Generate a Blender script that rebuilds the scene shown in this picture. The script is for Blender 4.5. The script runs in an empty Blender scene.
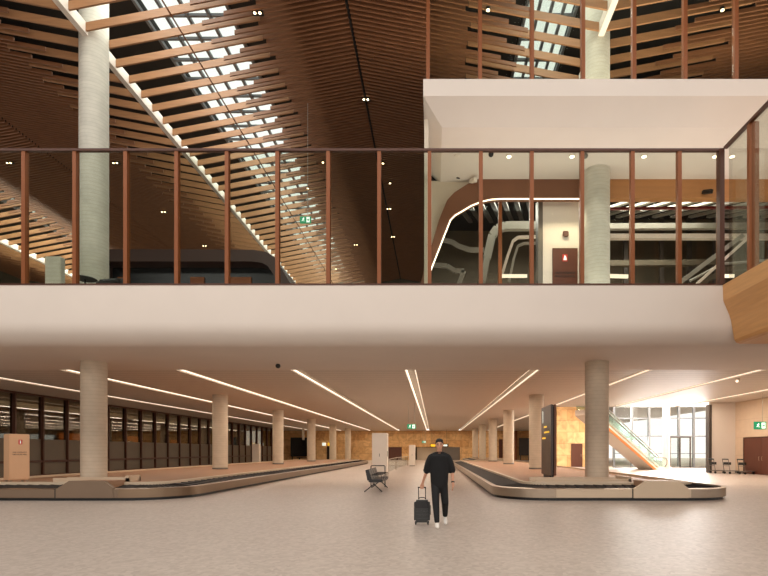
import bpy, bmesh, math, random
from mathutils import Vector, Matrix
random.seed(7)
C = bpy.context.scene.collection
F, CX, CY, H = 500.0, 434.0, 451.0, 1.57
def PX(px, d): return (px - CX) * d / F          # lateral metres of a sight line at depth d
def PZ(py, d): return H + (CY - py) * d / F      # height of a sight line at depth d

# ------------------------------------------------------------------ materials
def srgb(r, g, b):
    f = lambda c: (c/255/12.92) if c/255 <= .04045 else ((c/255+.055)/1.055)**2.4
    return (f(r), f(g), f(b), 1)
def mat(name, col, rough=.6, metal=0, noise=0, nscale=8, stretch=(1,1,1), bump=0, emit=None, estr=0, col2=None, spec=.5):
    m = bpy.data.materials.new(name); m.use_nodes = True
    nt = m.node_tree; b = nt.nodes['Principled BSDF']
    b.inputs['Roughness'].default_value = rough; b.inputs['Metallic'].default_value = metal
    b.inputs['Specular IOR Level'].default_value = spec
    b.inputs['Base Color'].default_value = col
    if noise or col2 or bump:
        tc = nt.nodes.new('ShaderNodeTexCoord'); mp = nt.nodes.new('ShaderNodeMapping')
        mp.inputs['Scale'].default_value = stretch
        nz = nt.nodes.new('ShaderNodeTexNoise'); nz.inputs['Scale'].default_value = nscale; nz.inputs['Detail'].default_value = 4
        nt.links.new(tc.outputs['Object'], mp.inputs[0]); nt.links.new(mp.outputs[0], nz.inputs['Vector'])
        mx = nt.nodes.new('ShaderNodeMix'); mx.data_type = 'RGBA'
        c2 = col2 or tuple(c*(1-noise) for c in col[:3]) + (1,)
        mx.inputs['A'].default_value = col; mx.inputs['B'].default_value = c2
        rp = nt.nodes.new('ShaderNodeMapRange'); rp.inputs['From Min'].default_value = .3; rp.inputs['From Max'].default_value = .7
        nt.links.new(nz.outputs['Fac'], rp.inputs['Value']); nt.links.new(rp.outputs[0], mx.inputs['Factor'])
        nt.links.new(mx.outputs['Result'], b.inputs['Base Color'])
        if bump:
            bp = nt.nodes.new('ShaderNodeBump'); bp.inputs['Strength'].default_value = bump; bp.inputs['Distance'].default_value = .02
            nt.links.new(nz.outputs['Fac'], bp.inputs['Height']); nt.links.new(bp.outputs[0], b.inputs['Normal'])
    if emit:
        b.inputs['Emission Color'].default_value = emit; b.inputs['Emission Strength'].default_value = estr
    return m
def glass(name, tint, refl=.08, rough=.02):
    m = bpy.data.materials.new(name); m.use_nodes = True
    nt = m.node_tree; nt.nodes.clear()
    o = nt.nodes.new('ShaderNodeOutputMaterial'); mx = nt.nodes.new('ShaderNodeMixShader')
    t = nt.nodes.new('ShaderNodeBsdfTransparent'); t.inputs[0].default_value = tint
    g = nt.nodes.new('ShaderNodeBsdfGlossy'); g.inputs['Roughness'].default_value = rough
    lw = nt.nodes.new('ShaderNodeLayerWeight'); lw.inputs['Blend'].default_value = .25
    mr = nt.nodes.new('ShaderNodeMapRange'); mr.inputs['To Min'].default_value = refl*.5; mr.inputs['To Max'].default_value = min(.8, refl*5)
    nt.links.new(lw.outputs['Fresnel'], mr.inputs['Value'])
    nt.links.new(mr.outputs[0], mx.inputs[0]); nt.links.new(t.outputs[0], mx.inputs[1]); nt.links.new(g.outputs[0], mx.inputs[2])
    nt.links.new(mx.outputs[0], o.inputs[0]); return m
def emission(name, col, s):
    return mat(name, (.02,.02,.02,1), emit=col, estr=s)
def banded(name, col, col2, axis, scale, rough=.6, sharp=.5, noise=.1, width=.06):
    """flat colour with thin joint lines at regular steps along one axis"""
    m = mat(name, col, rough, noise=noise, nscale=3); nt = m.node_tree; b = nt.nodes['Principled BSDF']
    src = b.inputs['Base Color'].links[0].from_socket
    tc = nt.nodes.new('ShaderNodeTexCoord'); sp = nt.nodes.new('ShaderNodeSeparateXYZ')
    nt.links.new(tc.outputs['Object'], sp.inputs[0])
    mu = nt.nodes.new('ShaderNodeMath'); mu.operation = 'MULTIPLY'; mu.inputs[1].default_value = scale
    fr = nt.nodes.new('ShaderNodeMath'); fr.operation = 'FRACT'
    gt = nt.nodes.new('ShaderNodeMath'); gt.operation = 'LESS_THAN'; gt.inputs[1].default_value = width
    ml = nt.nodes.new('ShaderNodeMath'); ml.operation = 'MULTIPLY'; ml.inputs[1].default_value = sharp
    nt.links.new(sp.outputs[axis], mu.inputs[0]); nt.links.new(mu.outputs[0], fr.inputs[0]); nt.links.new(fr.outputs[0], gt.inputs[0]); nt.links.new(gt.outputs[0], ml.inputs[0])
    mx = nt.nodes.new('ShaderNodeMix'); mx.data_type = 'RGBA'
    nt.links.new(ml.outputs[0], mx.inputs['Factor']); nt.links.new(src, mx.inputs['A']); mx.inputs['B'].default_value = col2
    nt.links.new(mx.outputs['Result'], b.inputs['Base Color']); return m
def terrazzo():
    m = mat('terrazzo', srgb(186,171,160), .45, noise=.07, nscale=.25); nt = m.node_tree; b = nt.nodes['Principled BSDF']
    src = b.inputs['Base Color'].links[0].from_socket
    tc = nt.nodes.new('ShaderNodeTexCoord'); vo = nt.nodes.new('ShaderNodeTexVoronoi'); vo.inputs['Scale'].default_value = 16
    nt.links.new(tc.outputs['Object'], vo.inputs['Vector'])
    cr = nt.nodes.new('ShaderNodeValToRGB'); cr.color_ramp.elements[0].color = (.70,.67,.63,1); cr.color_ramp.elements[1].color = (1.08,1.08,1.08,1)
    nt.links.new(vo.outputs['Color'], cr.inputs[0])
    mx = nt.nodes.new('ShaderNodeMix'); mx.data_type = 'RGBA'; mx.blend_type = 'MULTIPLY'; mx.inputs['Factor'].default_value = .8
    nt.links.new(src, mx.inputs['A']); nt.links.new(cr.outputs[0], mx.inputs['B'])
    nt.links.new(mx.outputs['Result'], b.inputs['Base Color']); return m
def sandstone():
    m = mat('sandstone', srgb(206,158,98), .7); nt = m.node_tree; b = nt.nodes['Principled BSDF']
    tc = nt.nodes.new('ShaderNodeTexCoord'); sp = nt.nodes.new('ShaderNodeSeparateXYZ'); cb = nt.nodes.new('ShaderNodeCombineXYZ')
    nt.links.new(tc.outputs['Object'], sp.inputs[0]); nt.links.new(sp.outputs['X'], cb.inputs['X']); nt.links.new(sp.outputs['Z'], cb.inputs['Y'])
    br = nt.nodes.new('ShaderNodeTexBrick'); br.inputs['Scale'].default_value = 1; br.inputs['Brick Width'].default_value = 2.4; br.inputs['Row Height'].default_value = 1.15
    br.inputs['Mortar Size'].default_value = .02; br.inputs['Color1'].default_value = srgb(232,192,138); br.inputs['Color2'].default_value = srgb(210,160,104); br.inputs['Mortar'].default_value = srgb(188,142,94)
    nt.links.new(cb.outputs[0], br.inputs['Vector'])
    nz = nt.nodes.new('ShaderNodeTexNoise'); nz.inputs['Scale'].default_value = .9; nz.inputs['Distortion'].default_value = 2; nz.inputs['Detail'].default_value = 6
    nt.links.new(cb.outputs[0], nz.inputs['Vector'])
    cr = nt.nodes.new('ShaderNodeValToRGB'); cr.color_ramp.elements[0].position = .35; cr.color_ramp.elements[0].color = (.76,.68,.60,1); cr.color_ramp.elements[1].position = .6; cr.color_ramp.elements[1].color = (1.1,1.1,1.05,1)
    nt.links.new(nz.outputs['Fac'], cr.inputs[0])
    mx = nt.nodes.new('ShaderNodeMix'); mx.data_type = 'RGBA'; mx.blend_type = 'MULTIPLY'; mx.inputs['Factor'].default_value = .8
    nt.links.new(br.outputs['Color'], mx.inputs['A']); nt.links.new(cr.outputs[0], mx.inputs['B'])
    nt.links.new(mx.outputs['Result'], b.inputs['Base Color']); return m
WARM = (1, .74, .47, 1)
M = dict(
 terrazzo=terrazzo(), sandstone=sandstone(),
 plaster=mat('plaster', srgb(226,214,202), .75, noise=.04, nscale=.6),
 plaster2=mat('plaster_warm', srgb(214,200,180), .75, noise=.05, nscale=.6),
 ceilpanel=banded('ceiling_panel', srgb(214,201,188), srgb(140,122,108), 'Y', 1.6, .55, .6, .05, .07),
 wallpanel=banded('wall_panel', srgb(214,190,164), srgb(170,145,120), 'Z', .8, .7, .4, .06, .02),
 batten=mat('timber_batten', srgb(140,92,60), .55, noise=.28, nscale=2.2, stretch=(.6,6,6)),
 baffle=mat('timber_baffle', srgb(166,118,80), .55, noise=.22, nscale=2.0, stretch=(.5,6,6)),
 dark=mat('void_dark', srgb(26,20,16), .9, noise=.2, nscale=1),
 darkroof=mat('roof_dark', srgb(40,36,32), .9, noise=.2, nscale=1),
 bronze=mat('bronze', srgb(138,76,32), .45, .15, noise=.1, nscale=3),
 bronze_d=mat('bronze_dark', srgb(80,42,22), .45, .15, noise=.1, nscale=3),
 portal=mat('portal_brown', srgb(124,78,50), .5, noise=.15, nscale=1.5),
 portal_d=mat('portal_dark', srgb(62,36,26), .5, noise=.15, nscale=1.5),
 portal_w=mat('portal_timber', srgb(178,122,72), .5, noise=.15, nscale=1.5, stretch=(.3,1,4)),
 wood=mat('wing_timber', srgb(214,160,102), .5, noise=.12, nscale=3, stretch=(5,.4,5)),
 concrete=banded('concrete', srgb(206,188,164), srgb(168,148,126), 'Z', 7, .7, .22, .12, .18),
 concrete_g=banded('concrete_upper', srgb(208,202,188), srgb(172,166,150), 'Z', 7, .7, .35, .16, .18),
 steel=mat('stainless', srgb(172,154,134), .34, .8, noise=.06, nscale=4, stretch=(1,1,10)),
 kerb_shaded=mat('carousel_panel_shaded', srgb(128,106,86), .45, .2, noise=.08, nscale=1), steel_shaded=mat('stainless_shaded', srgb(140,118,96), .3, .85, noise=.06, nscale=4, stretch=(1,1,10)),  # darker copies of kerb and steel: the left carousel's shade put into the colour
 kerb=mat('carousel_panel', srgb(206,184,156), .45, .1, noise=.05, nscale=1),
 belt=mat('belt_rubber', srgb(34,25,20), .75, noise=.2, nscale=5),
 deck=mat('island_timber', srgb(166,124,92), .6, noise=.12, nscale=1.5, stretch=(4,.4,1)),
 black=mat('black_plastic', srgb(22,20,19), .45, noise=.15, nscale=10),
 blackleather=mat('black_leather', srgb(30,27,25), .4, noise=.15, nscale=14, bump=.1),
 white=mat('white_metal', srgb(232,218,202), .5, noise=.04, nscale=2),
 cabinet=mat('cabinet_beige', srgb(214,168,128), .5, noise=.05, nscale=2),
 doorbrown=mat('door_brown', srgb(94,48,30), .45, noise=.12, nscale=2, stretch=(3,3,.4)),
 grey=mat('grey_metal', srgb(120,112,104), .45, .4, noise=.1, nscale=3),
 greyframe=mat('grey_frame', srgb(118,120,122), .5, .2, noise=.1, nscale=3),
 greybeam=mat('pale_beam', srgb(164,158,146), .55, noise=.1, nscale=2),
 darkgrey=mat('dark_grey', srgb(70,60,52), .6, noise=.2, nscale=1),
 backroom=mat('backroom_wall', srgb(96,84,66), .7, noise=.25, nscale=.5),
 screen=mat('screen', srgb(16,15,15), .25, noise=.1, nscale=2),
 totem=mat('totem_screen', srgb(74,54,42), .35, noise=.15, nscale=1),
 red=mat('red_sign', srgb(200,50,36), .5, noise=.05, nscale=3),
 redpipe=mat('red_pipe', srgb(120,40,32), .5, noise=.05, nscale=3),
 ink=mat('ink', srgb(60,40,32), .6, noise=.05, nscale=3),
 green=mat('sign_green', srgb(0,120,80), .4, emit=srgb(0,150,100), estr=.55),
 signwhite=mat('sign_white', srgb(235,240,232), .4, emit=srgb(230,245,235), estr=.9),
 yellow=mat('sign_yellow', srgb(240,190,40), .4, emit=srgb(245,190,40), estr=.8),
 signblack=mat('sign_black', srgb(24,20,18), .5, noise=.1, nscale=3),
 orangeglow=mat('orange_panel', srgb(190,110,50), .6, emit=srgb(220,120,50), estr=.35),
 led=emission('led_warm', (1,.82,.62,1), 2.1), led2=emission('led_soft', (1,.80,.58,1), 1.6),
 led_portal=emission('led_portal', (1,.80,.60,1), 4), spot=emission('spot_lens', (1,.72,.40,1), 9),
 downlight=emission('downlight_lens', (1,.84,.62,1), 6),
 glass=glass('screen_glass', (.89,.915,.875,1), .05), glass_l=glass('glazing', (.62,.60,.54,1), .12),
 glass_c=glass('clear_glass', (.93,.96,.95,1), .06), glass_e=glass('escalator_glass', (.74,.86,.82,1), .1),
 glass_sky=glass('skylight_glass', (.93,.98,.96,1), .02),
 frosted=mat('frosted_film', srgb(108,94,76), .6, noise=.1, nscale=1),
 shirt=mat('black_cotton', srgb(13,12,13), .85, noise=.25, nscale=9), trouser=mat('black_denim', srgb(16,15,16), .8, noise=.25, nscale=12),
 skin=mat('skin', srgb(205,152,122), .55, noise=.06, nscale=8), hair=mat('hair', srgb(30,22,18), .6, noise=.3, nscale=40),
 shoe=mat('white_shoe', srgb(240,232,222), .6, noise=.04, nscale=10), lips=mat('lips', srgb(170,100,88), .5, noise=.05), eye=mat('eye_dark', srgb(36,26,22), .3, noise=.05),
 shell=mat('suitcase_shell', srgb(52,52,50), .4, noise=.12, nscale=6),
)

# ------------------------------------------------------------------ mesh building
class MB:
    def __init__(s): s.v = []; s.f = []
    def add(s, vs, fs):
        b = len(s.v); s.v += [tuple(v) for v in vs]; s.f += [tuple(b+i for i in f) for f in fs]; return s
    def hexa(s, p):   # 8 corners: bottom 4 ccw, top 4 ccw
        return s.add(p, [(3,2,1,0),(4,5,6,7),(0,1,5,4),(1,2,6,5),(2,3,7,6),(3,0,4,7)])
    def box(s, x0, x1, y0, y1, z0, z1):
        return s.hexa([(x0,y0,z0),(x1,y0,z0),(x1,y1,z0),(x0,y1,z0),(x0,y0,z1),(x1,y0,z1),(x1,y1,z1),(x0,y1,z1)])
    def bev(s, x0, x1, y0, y1, z0, z1, b=.02):   # box with bevelled edges
        bm = bmesh.new(); bmesh.ops.create_cube(bm, size=1)
        for v in bm.verts: v.co = Vector(((x0+x1)/2+v.co.x*(x1-x0), (y0+y1)/2+v.co.y*(y1-y0), (z0+z1)/2+v.co.z*(z1-z0)))
        bmesh.ops.bevel(bm, geom=bm.edges[:], offset=b, segments=2, affect='EDGES')
        bm.verts.ensure_lookup_table(); s.add([v.co[:] for v in bm.verts], [[v.index for v in f.verts] for f in bm.faces]); bm.free(); return s
    def bar(s, p, q, w, h, up=(0,0,1)):
        p, q = Vector(p), Vector(q); d = (q-p).normalized(); u = Vector(up)
        if abs(d.dot(u)) > .98: u = Vector((0,1,0))
        r = d.cross(u).normalized(); u = r.cross(d).normalized(); a, b = r*w/2, u*h/2
        return s.hexa([p-a-b, p+a-b, q+a-b, q-a-b, p-a+b, p+a+b, q+a+b, q-a+b])
    def slat(s, x0, z0, x1, z1, y, w, h):   # batten across X, underside from (x0,z0) to (x1,z1)
        return s.hexa([(x0,y,z0),(x1,y,z1),(x1,y+w,z1),(x0,y+w,z0),(x0,y,z0+h),(x1,y,z1+h),(x1,y+w,z1+h),(x0,y+w,z0+h)])
    def tube(s, pts, r, n=8, cap=True):
        pts = [Vector(p) for p in pts]; rings = []
        for i, p in enumerate(pts):
            d = (pts[min(i+1,len(pts)-1)] - pts[max(i-1,0)]).normalized()
            u = Vector((0,0,1)) if abs(d.z) < .95 else Vector((0,1,0))
            a = d.cross(u).normalized(); b = a.cross(d).normalized()
            rr = r[i] if isinstance(r, (list, tuple)) else r
            rings.append([p + a*rr*math.cos(2*math.pi*k/n) + b*rr*math.sin(2*math.pi*k/n) for k in range(n)])
        vs = [v for g in rings for v in g]; fs = []
        for i in range(len(pts)-1):
            for k in range(n): fs.append((i*n+k, i*n+(k+1)%n, (i+1)*n+(k+1)%n, (i+1)*n+k))
        if cap: fs += [tuple(range(n))[::-1], tuple((len(pts)-1)*n+k for k in range(n))]
        return s.add(vs, fs)
    def lathe(s, prof, cx, cy, n=40):
        vs = [(cx+r*math.cos(2*math.pi*k/n), cy+r*math.sin(2*math.pi*k/n), z) for r, z in prof for k in range(n)]; fs = []
        for i in range(len(prof)-1):
            for k in range(n): fs.append((i*n+k, i*n+(k+1)%n, (i+1)*n+(k+1)%n, (i+1)*n+k))
        fs += [tuple(range(n))[::-1], tuple((len(prof)-1)*n+k for k in range(n))]
        return s.add(vs, fs)
    def prism(s, poly, a, b, axis='y'):   # extrude a 2D polygon; axis y: poly in (x,z); x: poly in (y,z); z: poly in (x,y)
        mk = {'y': lambda u, w, t: (u, t, w), 'x': lambda u, w, t: (t, u, w), 'z': lambda u, w, t: (u, w, t)}[axis]
        n = len(poly); vs = [mk(u, w, a) for u, w in poly] + [mk(u, w, b) for u, w in poly]
        return s.add(vs, [tuple(range(n)), tuple(range(2*n-1, n-1, -1))] + [(i, n+i, n+(i+1)%n, (i+1)%n) for i in range(n)])
    def band(s, A, B, y0, y1):   # solid band between two polylines in (x,z), extruded in y
        for i in range(len(A)-1):
            a, b, c, d = A[i], A[i+1], B[i+1], B[i]
            s.hexa([(a[0],y0,a[1]),(b[0],y0,b[1]),(c[0],y0,c[1]),(d[0],y0,d[1]),(a[0],y1,a[1]),(b[0],y1,b[1]),(c[0],y1,c[1]),(d[0],y1,d[1])])
        return s
    def ring(s, A, za, B, zb):   # closed strip between two rings of (x,y)
        n = len(A); return s.add([(x,y,za) for x, y in A] + [(x,y,zb) for x, y in B], [(i,(i+1)%n,n+(i+1)%n,n+i) for i in range(n)])
    def ball(s, c, r, sc=(1,1,1), rot=None, sub=2):
        bm = bmesh.new(); bmesh.ops.create_icosphere(bm, subdivisions=sub, radius=r)
        R = rot or Matrix()
        for v in bm.verts: v.co = R @ Vector((v.co.x*sc[0], v.co.y*sc[1], v.co.z*sc[2])) + Vector(c)
        s.add([v.co[:] for v in bm.verts], [[v.index for v in f.verts] for f in bm.faces]); bm.free(); return s
    def limb(s, pts, rs, step=.35, sc=(1,1,1)):
        for i in range(len(pts)-1):
            p, q = Vector(pts[i]), Vector(pts[i+1]); n = max(2, int((q-p).length/(min(rs[i],rs[i+1])*step))+1)
            for k in range(n+1):
                t = k/n; s.ball(p.lerp(q,t), rs[i]*(1-t)+rs[i+1]*t, sc)
        return s
    def build(s, name, m, parent=None, local=False, smooth=False, voxel=0, it=4, angle=None):
        me = bpy.data.meshes.new(name); off = Vector((0,0,0)); p = parent
        if not local:
            while p: off += p.location; p = p.parent
        me.from_pydata([Vector(v)-off for v in s.v], [], s.f); me.materials.append(M[m] if isinstance(m, str) else m)
        bm = bmesh.new(); bm.from_mesh(me); bmesh.ops.recalc_face_normals(bm, faces=bm.faces); bm.to_mesh(me); bm.free()
        o = bpy.data.objects.new(name, me); C.objects.link(o)
        if voxel:
            r = o.modifiers.new('r', 'REMESH'); r.mode = 'VOXEL'; r.voxel_size = voxel
            sm = o.modifiers.new('s', 'SMOOTH'); sm.iterations = it; sm.factor = .5
            dg = bpy.context.evaluated_depsgraph_get(); nm = bpy.data.meshes.new_from_object(o.evaluated_get(dg)); o.modifiers.clear(); o.data = nm; bpy.data.meshes.remove(me); me = nm
            smooth = True
        if smooth: me.polygons.foreach_set('use_smooth', [True]*len(me.polygons))
        if angle:
            me.polygons.foreach_set('use_smooth', [True]*len(me.polygons))
            for e in me.edges: pass
            bm = bmesh.new(); bm.from_mesh(me)
            for e in bm.edges:
                if len(e.link_faces) != 2 or e.calc_face_angle(0) > angle: e.smooth = False
            bm.to_mesh(me); bm.free()
        if parent: o.parent = parent
        return o
def thing(name, label, cat, loc=(0,0,0), group=None, rz=0):
    o = bpy.data.objects.new(name, None); C.objects.link(o); o.location = loc; o.rotation_euler = (0,0,rz)
    o.empty_display_size = .1; o['label'] = label; o['category'] = cat
    if group: o['group'] = group
    return o
def tag(o, label, cat, group=None):
    o['label'] = label; o['category'] = cat
    if group: o['group'] = group
    return o
def struct(o): o['kind'] = 'structure'; return o
def dup(root, loc, label=None, group=None, rz=None):
    r = root.copy(); C.objects.link(r); r.location = loc
    if rz is not None: r.rotation_euler = (0,0,rz)
    if label: r['label'] = label
    if group: r['group'] = group
    for ch in list(root.children):
        c = ch.copy(); C.objects.link(c); c.parent = r
        for g in ch.children:
            d = g.copy(); C.objects.link(d); d.parent = c
    return r
def text(name, body, size, loc, rot, m, parent, align='LEFT'):
    cu = bpy.data.curves.new(name, 'FONT'); cu.body = body; cu.size = size; cu.extrude = .002; cu.align_x = align
    o = bpy.data.objects.new(name, cu); C.objects.link(o)
    dg = bpy.context.evaluated_depsgraph_get(); me = bpy.data.meshes.new_from_object(o.evaluated_get(dg))
    C.objects.unlink(o); bpy.data.objects.remove(o)
    me.materials.append(M[m]); o = bpy.data.objects.new(name, me); C.objects.link(o)
    o.location = loc; o.rotation_euler = rot; o.parent = parent; return o
ORD = ['first','second','third','fourth','fifth','sixth','seventh','eighth','ninth','tenth','eleventh','twelfth','thirteenth','fourteenth','fifteenth','sixteenth','seventeenth','eighteenth','nineteenth','twentieth']
def ordn(i):
    if i < 20: return ORD[i]
    t = {2:'twenty',3:'thirty',4:'forty',5:'fifty'}[(i+1)//10]
    return {20:'twentieth',30:'thirtieth',40:'fortieth',50:'fiftieth'}[i+1] if (i+1)%10 == 0 else t+'-'+ORD[(i+1)%10-1]

# ------------------------------------------------------------------ levels
ZC, ZU = 5.06, 6.91            # lower ceiling, upper floor
YF, YB = 16.1, 87.0            # slab front, back wall
LV, RV, FV = -13.36, 6.40, -33.12   # timber ceiling valleys; ridges midway
ZV, PITCH = 17.55, .19
def zceil(x):
    k = round((x - LV)/19.76); return ZV + PITCH*abs(x - (LV + 19.76*k))

# ------------------------------------------------------------------ building shell
struct(MB().box(-46,40,-30,95,-.3,0).build('floor', 'terrazzo'))
struct(MB().box(-46,-45,-30,95,0,24).build('wall_left', 'backroom'))
struct(MB().box(34,35,-30,46.8,ZU,24).build('wall_right', 'backroom'))
struct(MB().box(-46,35,90,91,ZU,24).build('wall_back_upper', 'dark'))
# roof with three long skylight slots
ROOFZ = 20.8
SKY = [(-33.0,-28.0),(-12.75,-8.9),(4.0,6.15)]
xs = [-46] + [v for p in SKY for v in p] + [35]
rf = MB()
for i in range(0, len(xs), 2): rf.box(xs[i], xs[i+1], -30, 95, ROOFZ, ROOFZ+.4)
for a, b in SKY: rf.box(a,b,-30,12,ROOFZ,ROOFZ+.4).box(a,b,62,95,ROOFZ,ROOFZ+.4)
struct(rf.build('ceiling_roof', 'darkroof'))
for k, (a, b) in enumerate(SKY):
    fr = MB(); gl = MB()
    for y in [12 + 1.25*i for i in range(41)]: fr.box(a,b,y-.05,y+.05,ROOFZ-.12,ROOFZ)
    n = 4
    for i in range(n+1):
        x = a+(b-a)*i/n; fr.box(x-.06,x+.06,12,62,ROOFZ-.16,ROOFZ-.001)
    w = struct(fr.build('window_%d' % (k+4), 'greyframe')); gl.box(a,b,12,62,ROOFZ+.1,ROOFZ+.12).build('pane', 'glass_sky', w)

# upper floor slab with curved white soffit edge
prof = [(YF,ZU),(YF,5.75)]
for i in range(1,9):
    t = i/8*math.pi/2; prof.append((YF+.75*(1-math.cos(t)), 5.06+.69*(1-math.sin(t))))
prof += [(21.5,ZC),(21.5,ZC+.6),(17.5,ZU-.02),(17.5,ZU)]
struct(MB().prism(prof, -46, 34, 'x').build('trim_1', 'plaster', angle=.6))
struct(MB().box(-46,34,17.5,90,ZU-.3,ZU).build('floor_upper', 'terrazzo'))
# small upstand line along the fascia
struct(MB().box(-46,9.28,YF-.02,YF+.06,ZU,ZU+.05).build('trim_2', 'bronze_d'))
# timber wing coming toward the viewer on the right
wp = [(9.29,6.91),(9.31,6.40),(9.50,5.95),(9.56,5.75),(9.66,5.16),(9.72,5.06),(9.84,5.02),(34,5.02),(34,6.91)]
struct(MB().prism(wp, 2.0, YF-.01, 'y').build('trim_3', 'wood'))

# lower ceiling with recessed light slots
LX = [-20.8,-15.9,-10.9,-5.95,-1.03,4.33,9.2,14.1,19.1]
SW = .26
def ceil_strip(mb, x0, x1, y0, y1): mb.box(x0,x1,y0,y1,ZC,ZC+.1)
cm = MB(); last = -45
for x in LX:
    yend = 86.9 if x < 10 else 39.5
    e = 39.5 if x > 10 else 87
    ceil_strip(cm, last, x-SW, 21.5, e); last = x+SW
    cm.box(x-SW,x-SW+.02,21.5,e,ZC,ZC+.4).box(x+SW-.02,x+SW,21.5,e,ZC,ZC+.4).box(x-SW,x+SW,21.5,e,ZC+.35,ZC+.4)
ceil_strip(cm, last, 34, 21.5, 39.5)
ceil_strip(cm, 9.2+SW, 16.6, 50, 87)
struct(cm.build('ceiling', 'ceilpanel'))
struct(MB().box(9.6,28,39.6,50,6.3,6.4).box(9.6,28,39.52,39.6,ZC,6.4).box(9.5,9.6,39.6,50,ZC,6.4).box(9.6,16.6,50,50.1,ZC,6.4).build('ceiling_atrium', 'plaster'))
names = ['leftmost','second from the left','third from the left','fourth from the left','middle','fourth from the right','third from the right','second from the right','rightmost']
for x, nm in zip(LX, names):
    e = 86.5 if x < 10 else 39.3
    t = thing('strip_light', 'long warm recessed ceiling strip light over the lower hall, %s of nine' % nm, 'light', (x,21.6,ZC), 'strip lights in the lower ceiling')
    MB().box(x-SW+.04,x-SW+.11,21.6,e,ZC+.06,ZC+.09).build('diffuser', 'led', t)
    MB().box(x+SW-.07,x+SW-.03,21.6,e,ZC+.05,ZC+.08).build('light_line', 'led2', t)

# back wall of sandstone with openings
bw = MB()
ops = [(-9.3,-5.6,2.25,0),(-3.4,4.55,2.25,0)]
bw.box(-30,ops[0][0],YB,YB+.5,0,ZC+.1).box(ops[0][0],4.55,YB,YB+.5,2.25,ZC+.1).box(-5.6,-3.4,YB,YB+.5,0,2.25).box(4.55,17,YB,YB+.5,0,ZC+.1)
struct(bw.build('wall_back', 'sandstone'))
struct(MB().box(-10,5,YB+3,YB+3.2,0,3).build('wall_back_recess', 'backroom'))
struct(MB().box(-9.3,-5.6,YB+.5,YB+.6,0,2.25).build('door_1', 'doorbrown'))
struct(MB().box(-3.0,1.2,YB+1.5,YB+1.6,0,2.2).build('wall_recess_panel', 'plaster2'))
struct(MB().box(1.4,4.5,YB+.3,YB+.4,0,2.24).build('door_2', 'grey'))
# far right side wall (glazed) and sandstone pier
sw = struct(MB().box(16.6,16.8,50,87,0,.3).box(16.6,16.8,50,87,4.3,ZC+.1).build('wall_right_far', 'plaster'))
for y in [50.1,56,62,68,74,80,86.8]: MB().box(16.58,16.85,y-.15,y+.15,.3,4.3).build('mullion', 'greyframe', sw)
MB().box(16.68,16.70,50.3,86.7,.3,4.3).build('pane', 'glass_c', sw)
struct(MB().box(12.2,16.8,49.6,50,0,6.3).build('wall_pier', 'sandstone'))
d = struct(MB().box(13.6,14.7,49.5,49.6,0,2.3).build('door_3', 'doorbrown'))
MB().tube([(14.55,49.46,1.0),(14.55,49.46,1.3)],.02).build('handle','steel',d)

# right wall with brown double door, end wall panel
struct(MB().box(21.7,22,19,36.3,0,ZC).build('wall_right_lower', 'wallpanel'))
struct(MB().box(19.95,21.7,36,36.3,0,ZC).build('wall_end', 'plaster'))
struct(MB().box(19.75,19.95,35.9,36.35,0,4.9).build('trim_4', 'darkgrey'))
struct(MB().box(21.66,21.7,35,36,0,.14).box(21.66,21.7,19,31.2,0,.14).build('baseboard_right', 'grey'))
dd = struct(MB().box(21.6,21.72,31.15,31.25,0,2.5).box(21.6,21.72,34.85,34.95,0,2.5).box(21.6,21.72,31.15,34.95,2.42,2.52).build('door_4', 'bronze_d'))
for y0, y1, hy in ((31.25,33.04,32.9),(33.06,34.85,33.2)):
    l = MB().box(21.62,21.69,y0,y1,.01,2.42).build('door_leaf', 'doorbrown', dd)
    MB().tube([(21.60,hy,.95),(21.56,hy,.95),(21.56,hy,1.2),(21.60,hy,1.2)],.015).build('handle', 'steel', l)

# bright glazed facade beyond the escalators
fw = MB()
FY = 47
for x in (16.9,18.6,20.2,21.6,23.0,24.4,26.2): fw.box(x-.09,x+.09,FY-.12,FY+.1,0,6.3)
fw.box(16.8,26.2,FY-.08,FY+.06,2.9,3.0).box(16.8,26.2,FY-.08,FY+.06,1.3,1.36).box(16.8,26.2,FY-.08,FY+.06,0,.12).box(16.8,26.2,FY-.08,FY+.06,4.6,4.7)
win = struct(fw.build('window_1', 'greyframe')); MB().box(16.8,26.2,FY,FY+.01,.1,6.3).build('pane', 'glass_c', win)
struct(MB().box(26.2,26.4,36.3,47,0,6.4).build('wall_atrium', 'plaster'))
MB().lathe([(.3,0),(.3,6.3)],20.2,43.5,24).build('round_pillar','plaster',smooth=False,angle=.6)
tag(bpy.data.objects['round_pillar'],'slim white pillar in front of the bright glazed facade','pillar')
fd = struct(MB().box(22.0,22.12,46.7,46.8,0,2.9).box(23.9,24.02,46.7,46.8,0,2.9).box(22.0,24.0,46.7,46.8,2.8,2.9).box(22.95,23.05,46.7,46.8,0,2.8).build('door_5','darkgrey'))
MB().box(22.1,23.9,46.74,46.76,.05,2.8).build('pane','glass_c',fd)
# paved forecourt outside the glass
struct(MB().box(16.8,60,47.2,110,-.28,.005).build('ground_forecourt','plaster2'))

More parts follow.
